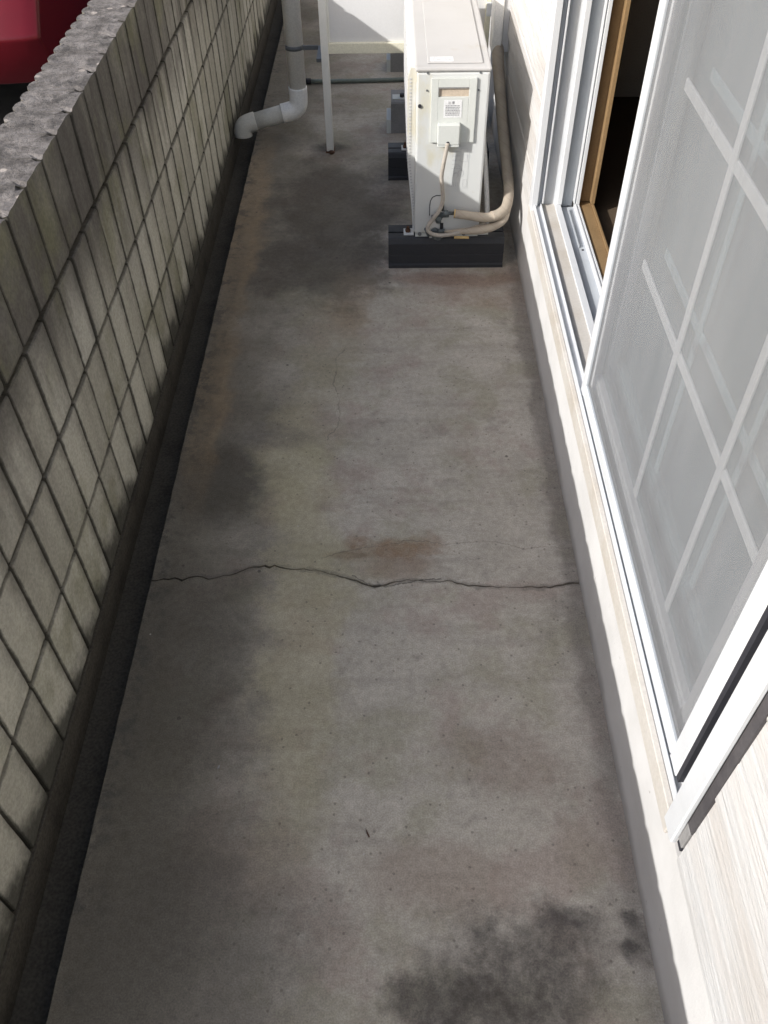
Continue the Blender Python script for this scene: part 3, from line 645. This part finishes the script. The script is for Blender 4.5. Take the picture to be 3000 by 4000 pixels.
# valve niche: pale plate, black outline, service valves
bm = B()
nich = [(.124, .098), (.166, .098), (.166, .238), (.142, .238), (.131, .233), (.1255, .222), (.124, .205)]
prism(bm, nich, 'y', AY0-.0016, AY0-.0003); obj('valve_plate', bm, 'ac', ac)
bm = B()
ol = [(.1655, .2395), (.1415, .2398), (.130, .2345), (.1240, .223), (.1222, .206), (.1222, .175)]
for (a, b), (c, d) in zip(ol, ol[1:]): tube(bm, [(a, AY0-.0015, b), (c, AY0-.0015, d)], .0011, 6)
obj('niche_outline', bm, 'dark', ac)
for q in ((.1578, .1665, .190, .212), (.1560, .1665, .130, .150)): obj('niche_gap', B1(q[0], q[1], AY0-.003, AY0-.0017, q[2], q[3]), 'dark', ac)
for cx, cz, s in ((.150, .178, 1.), (.140, .123, .95)):
    bm = B()
    cyl(bm, (cx, AY0-.002, cz), (0, -1, 0), .0125*s, .018, 14); cyl(bm, (cx, AY0-.020, cz), (0, -1, 0), .0090*s, .010, 6)
    cyl(bm, (cx-.022*s, AY0-.013, cz-.004), (1, 0, 0), .0085*s, .02, 10); cyl(bm, (cx+.010, AY0-.013, cz+.004), (1, .0, .05), .0080*s, .022, 10); cyl(bm, (cx, AY0-.013, cz-.02), (0, 0, 1), .009*s, .012, 6)
    obj('valve', bm, 'brass', ac)
bm = B(); tube(bm, [(.117, AY0-.012, .126), (.113, AY0-.012, .124)], .014, 14); cyl(bm, (.151, AY0-.008, .110), (0, -1, 0), .0105, .012, 14); obj('valve_cap', bm, 'brass', ac)
for q in ((.1545, .1655, AY0-.011, AY0-.0032, .155, .176), (.1235, .132, AY0-.006, AY0-.0018, .100, .114), (.157, .165, AY0-.008, AY0-.0018, .104, .118)): obj('valve_bracket', B1(*q, bev=.001), 'ac', ac)
# mounting feet with rusty bolts
for fy in (AY0+.030, AY0+.635):
    for a, b, bx in ((.043, .0752, .0565), (.2793, .3115, .2960)):
        bm = B(); box(bm, a, b, fy-.018, fy+.022, .1003, .1028, .0004)
        if a < .1: box(bm, .0715, .0752, fy-.018, fy+.022, .103, .118)
        else: box(bm, .2793, .2830, fy-.018, fy+.022, .103, .118)
        f = obj('foot', bm, 'ac', ac)
        bm = B(); cyl(bm, (bx, fy+.002, .103), (0, 0, 1), .0088, .008, 6); cyl(bm, (bx, fy+.002, .111), (0, 0, 1), .0045, .010, 8); obj('bolt', bm, 'rust', f)
# cable, wrapped pipes
bm = B(); tube(bm, spline([(.168, AY0-.024, .411), (.1635, AY0-.026, .385), (.157, AY0-.028, .345), (.1535, AY0-.028, .31), (.158, AY0-.028, .27), (.160, AY0-.028, .235), (.150, AY0-.030, .205), (.132, AY0-.032, .180), (.118, AY0-.033, .158), (.1175, AY0-.034, .142), (.130, AY0-.036, .132), (.160, AY0-.037, .127), (.200, AY0-.034, .131), (.25, AY0-.028, .142), (.30, AY0-.02, .155)], 6), .0062, 10); obj('cable', bm, 'cable', ac)
bm = B(); pts = spline([(.382, 3.24, .40), (.384, 3.17, .345), (.388, 3.02, .265), (.385, 2.85, .228), (.381, 2.70, .213), (.377, 2.60, .206), (.370, 2.535, .200), (.358, 2.487, .193), (.335, 2.458, .188), (.312, 2.447, .186)], 7)
k = len(pts); tube(bm, pts, [.0215 - .0055*min(1, i/(k*.6)) for i in range(k)], 16); obj('wrapped_pipe', bm, 'wrap', ac)
bm = B(); tube(bm, spline([(.358, 2.487, .193), (.335, 2.456, .187), (.300, 2.446, .184), (.262, 2.446, .187), (.230, 2.449, .191), (.200, 2.452, .194)], 6), [.0140]*19 + [.0132]*12, 14, True); pu = obj('upper_pipe', bm, 'wrap', ac)
bm = B(); tube(bm, [(.2005, 2.452, .194), (.1965, 2.4525, .1942)], .0133, 14); obj('foam_end', bm, 'foam', pu)
bm = B(); cyl(bm, (.1963, 2.4545, .1945), (-1, 0, 0), .0055, .03, 10); cyl(bm, (.178, 2.4545, .1945), (-1, 0, 0), .009, .014, 6); obj('flare_nut', bm, 'brass', pu)
bm = B(); tube(bm, spline([(.368, 2.515, .190), (.352, 2.465, .168), (.320, 2.446, .154), (.280, 2.440, .146), (.240, 2.446, .139), (.200, 2.455, .133), (.170, 2.462, .129)], 6), [.0128]*20+[.0124-.0006*i for i in range(17)], 12); obj('lower_pipe', bm, 'wrap', ac)
bm = B(); tube(bm, [(.246, 2.440, .121), (.20, 2.443, .120)], .0045, 8); obj('tape_tail', bm, 'foam', ac)
bm = B(); tube(bm, spline([(.300, 3.2, .42), (.306, 2.95, .33), (.310, 2.75, .24), (.316, 2.62, .13), (.318, 2.60, .02)], 6), .0085, 10); obj('drain_tube', bm, 'pvc', ac)

# black plastic feet the unit stands on
def plinth(y0, mat, x0, x1, h, label, grp):
    t = thing('plinth_block', label, 'plinth', ((x0+x1)/2, y0+.055, 0), grp)
    d = .112
    prof = [(y0, .0), (y0, .010), (y0+.006, .014), (y0+.0065, h*.42), (y0+.0078, h*.43), (y0+.0078, h*.46), (y0+.0065, h*.47), (y0+.0065, h*.82), (y0+.012, h*.97), (y0+.016, h), (y0+.045, h), (y0+.045, h-.012), (y0+.054, h-.012), (y0+.054, h), (y0+d-.016, h), (y0+d-.006, h*.9), (y0+d-.006, .014), (y0+d, .010), (y0+d, 0)]
    bm = B(); prism(bm, prof, 'x', x0, x1); obj('body', bm, mat, t)
    return t
plinth(2.4640, 'plastic', -.0060, .3630, .0995, 'black plastic plinth in front, under the valve end of the air conditioner', 'plinth blocks under the unit')
plinth(3.0700, 'plastic', -.0060, .3630, .0995, 'black plastic plinth under the far end of the air conditioner', 'plinth blocks under the unit')
for y0, lb in ((3.475, 'pale grey plinth block on the floor just beyond the partition'), (4.12, 'pale grey plinth block farthest back beyond the partition')):
    t = thing('plinth_block', lb, 'plinth', (.17, y0+.06, 0), 'pale plinth blocks beyond the partition')
    bm = B(); prism(bm, [(y0, 0), (y0+.006, .114), (y0+.012, .12), (y0+.13, .12), (y0+.14, 0)], 'x', .006, .36); obj('body', bm, 'greyblock', t)
    bm = B(); prism(bm, [(y0+.001, .0), (y0+.003, .052), (y0+.12, .052), (y0+.12, 0)], 'x', -.012, .0055); obj('end_flange', bm, 'cover', t)
    f = obj('foot', B1(.012, .075, y0+.03, y0+.075, .1203, .1235), 'cover', t)
    bm = B(); cyl(bm, (.05, y0+.05, .1236), (0, 0, 1), .009, .012, 6); obj('bolt', bm, 'dark', t)

# ------------------------------------------------------------------ partition between the two terraces
PY = 3.32
par = thing('partition', 'white partition panel in a cream frame crossing the terrace behind the air conditioner', 'partition', (.06, PY, 0))
bm = B(); box(bm, -.2465, -.2195, PY-.012, PY+.025, .004, 1.80, .0015); obj('post', bm, 'post', par)
bm = B(); box(bm, .338, .3560, PY-.012, PY+.025, .004, 1.80, .0015); obj('post', bm, 'rail', par)
bm = B(); box(bm, -.2192, .3377, PY-.010, PY+.022, .359, .394, .0012); obj('rail', bm, 'rail', par)
bm = B(); box(bm, -.2192, .3377, PY-.010, PY+.022, 1.765, 1.80, .0012); obj('rail', bm, 'rail', par)
bm = B(); box(bm, -.2120, .3377, PY+.004, PY+.010, .3942, 1.7648); obj('board', bm, 'panel', par)
bm = B(); box(bm, -.2192, -.2122, PY-.004, PY+.016, .3942, 1.7648, .001); obj('bead', bm, 'post', par)
bm = B(); box(bm, -.2500, -.2160, PY-.018, PY+.030, .0, .0038); cyl(bm, (-.228, PY-.022, .0), (0, 0, 1), .009, .010, 8); obj('foot_plate', bm, 'rust', par)
bm = B(); box(bm, .3400, .3580, PY-.0155, PY-.0125, .478, .522, .001); cyl(bm, (.352, PY-.0155, .515), (0, -1, 0), .004, .003, 10); obj('bracket', bm, 'white', par)
# pipe duct on the house wall
du = thing('pipe_duct', 'tall pale pipe duct fixed to the house wall beside the partition', 'duct', (.39, 3.26, .39))
bm = B(); box(bm, .3585, .3925, 3.222, 3.305, .385, 2.3, .004, 2); obj('cover', bm, 'pvc', du)
bm = B(); box(bm, .3930, .4190, 3.230, 3.305, .385, 2.3, .003, 2); obj('base', bm, 'panel', du)

# ------------------------------------------------------------------ rain pipe emptying into the channel
dp = thing('rain_pipe', 'grey plastic rain pipe bending across the floor into the channel by the wall', 'pipe', (-.362, 3.50, .05))
bm = B(); tube(bm, [(-.360, 3.50, .150), (-.360, 3.50, 2.7)], .0335, 22); obj('upright', bm, 'pvc', dp)
bm = B(); tube(bm, spline([(-.360, 3.50, .175), (-.360, 3.50, .135), (-.364, 3.498, .108), (-.380, 3.494, .090), (-.408, 3.488, .083), (-.430, 3.484, .0795)], 6), .0362, 22); obj('elbow', bm, 'pvc', dp)
bm = B(); tube(bm, [(-.415, 3.486, .0815), (-.545, 3.462, .0560)], .0333, 22); obj('leg', bm, 'pvc_old', dp)
bm = B(); tube(bm, spline([(-.535, 3.464, .058), (-.558, 3.459, .0535), (-.578, 3.454, .045), (-.588, 3.450, .026), (-.5890, 3.448, .008)], 6), .0368, 22); obj('outlet_elbow', bm, 'pvc_old', dp)
bm = B(); tube(bm, [(-.360, 3.50, .3150), (-.360, 3.50, .3300)], .0355, 22); cl = obj('clamp', bm, 'steel', dp)
bm = B(); box(bm, -.328, -.268, 3.474, 3.480, .3170, .3330, .001); box(bm, -.2675, -.248, 3.345, 3.480, .3185, .3315, .001); obj('clamp_arm', bm, 'steel', cl)

# drain hose lying on the floor behind the partition
hs = thing('drain_hose', 'thin grey-green drain hose lying across the floor behind the rain pipe', 'hose', (0, 4.0, 0))
bm = B(); tube(bm, spline([(-.350, 3.992, .0115), (-.2, 3.997, .0095), (0, 4.004, .0095), (.2, 4.02, .0095), (.36, 4.03, .0095)], 6), .0088, 12); obj('hose', bm, 'hose', hs)
bm = B(); tube(bm, [(-.384, 3.990, .0125), (-.349, 3.992, .0125)], .0125, 12); obj('hose_end', bm, 'dark', hs)

# ------------------------------------------------------------------ red car parked outside the wall
GZ = -.30
car = thing('parked_car', 'dark red car parked on the asphalt beyond the block wall', 'car', (-2.3, 5.7, GZ))
CX0, CX1, CY0 = -3.12, -1.50, 3.93
# body: side outline lofted across the width with narrowing towards the edges
def outline(t):
    """t 0..1 from middle to flank: (y, z) outline of the hull at that depth."""
    e = t**6
    q = [(CY0+.11+.07*e, -.012), (CY0+.045+.06*e, .10), (CY0+.0+.05*e, .205), (CY0+.012+.05*e, .222), (CY0+.10+.06*e, .335), (CY0+.13+.06*e, .60), (CY0+.16+.06*e, .72),
         (CY0+.95, .76), (CY0+2.35, .78), (CY0+3.35, .70-.05*e), (CY0+3.62-.10*e, .50), (CY0+3.66-.12*e, .22), (CY0+3.60-.12*e, .0)]
    return q
bm = B(); N = 14; rows = []
for i in range(N+1):
    s = -1 + 2*i/N; u = math.copysign(abs(s)**.6, s); xx = (CX0+CX1)/2 + u*(CX1-CX0)/2
    rows.append([bm.verts.new((xx, y, zz)) for y, zz in outline(abs(u))])
for a, b in zip(rows, rows[1:]):
    for j in range(len(a)):
        f = bm.faces.new((a[j], a[(j+1) % len(a)], b[(j+1) % len(b)], b[j])); f.smooth = True
bm.faces.new(rows[0]); bm.faces.new(rows[-1][::-1])
bmesh.ops.recalc_face_normals(bm, faces=bm.faces)
sharp = [e for e in bm.edges if len(e.link_faces) == 2 and e.calc_face_angle(0) > .5]
bmesh.ops.bevel(bm, geom=sharp, offset=.012, segments=2, profile=.5, affect='EDGES', clamp_overlap=True)
obj('body', bm, 'car', car)
bm = B(); cab = [(CY0+.20, .77), (CY0+.50, 1.22), (CY0+.75, 1.27), (CY0+1.75, 1.27), (CY0+2.55, .80), (CY0+2.55, .74), (CY0+.20, .70)]
xs = [(-3.02, 0), (-2.88, 1), (-1.74, 1), (-1.60, 0)]
rows = []
for xx, k in xs: rows.append([bm.verts.new((xx, y, zz if k or zz < .9 else zz-.05)) for y, zz in cab])
for a, b in zip(rows, rows[1:]):
    for j in range(len(a)): bm.faces.new((a[j], a[(j+1) % len(a)], b[(j+1) % len(b)], b[j]))
bm.faces.new(rows[0]); bm.faces.new(rows[-1][::-1]); obj('cabin', bm, 'car', car)
for side, xx in ((1, -1.598), (-1, -3.022)):
    for a, b, c, d in ((.42, 1.18, .84, 1.15), (1.24, 2.05, .84, 1.15)):
        bm = B(); prism(bm, [(CY0+a, c), (CY0+b + (.18 if a > 1 else 0), c), (CY0+b - (.12 if a > 1 else 0), d), (CY0+a+.12*(a < 1), d)], 'x', xx, xx+.004*side); obj('side_window', bm, 'glass', car)
bm = B(); prism(bm, [(-2.85, CY0+.225), (-1.77, CY0+.225), (-1.80, CY0+.23), (-2.82, CY0+.23)], 'z', .80, .81)
bm.free(); bm = B()
vs = [bm.verts.new(v) for v in ((-2.86, CY0+.262, .88), (-1.76, CY0+.262, .88), (-1.84, CY0+.468, 1.19), (-2.78, CY0+.468, 1.19))]
vt = [bm.verts.new(v.co + Vector((0, -.006, .004))) for v in vs]
bm.faces.new(vs); bm.faces.new(vt[::-1])
for i in range(4): bm.faces.new((vs[i], vs[(i+1) % 4], vt[(i+1) % 4], vt[i]))
obj('rear_window', bm, 'glass', car)
for xx in (-2.99, -1.80):
    bm = B(); box(bm, xx, xx+.17, CY0+.105, CY0+.16, .42, .60, .012, 2); obj('tail_light', bm, 'taillight', car)
for yy in (CY0+.70, CY0+2.95):
    for xx in (-3.09, -1.71):
        bm = B(); tube(bm, [(xx, yy, GZ+.29), (xx+.02, yy, GZ+.29), (xx+.16, yy, GZ+.29), (xx+.18, yy, GZ+.29)], [.25, .29, .29, .25], 28)
        w = obj('wheel', bm, 'tyre', car)
        bm = B(); cyl(bm, (xx-.004, yy, GZ+.29), (1, 0, 0), .18, .188, 24); obj('rim', bm, 'rim', w)

# ------------------------------------------------------------------ small litter on the floor
lt = thing('leaf_scrap', 'small dark dry leaf scrap on the concrete near the camera', 'leaf', (-.046, .61, 0))
bm = B(); prism(bm, [(-.050, .618), (-.046, .611), (-.042, .603), (-.044, .602), (-.048, .609)], 'z', .0005, .0022); obj('leaf', bm, 'rust', lt)
lt = thing('paint_chip', 'tiny pale paint chip on the dark left part of the floor', 'chip', (-.328, .736, 0))
bm = B(); prism(bm, [(-.330, .732), (-.327, .733), (-.326, .739), (-.329, .738)], 'z', .0005, .002); obj('chip', bm, 'greyblock', lt)
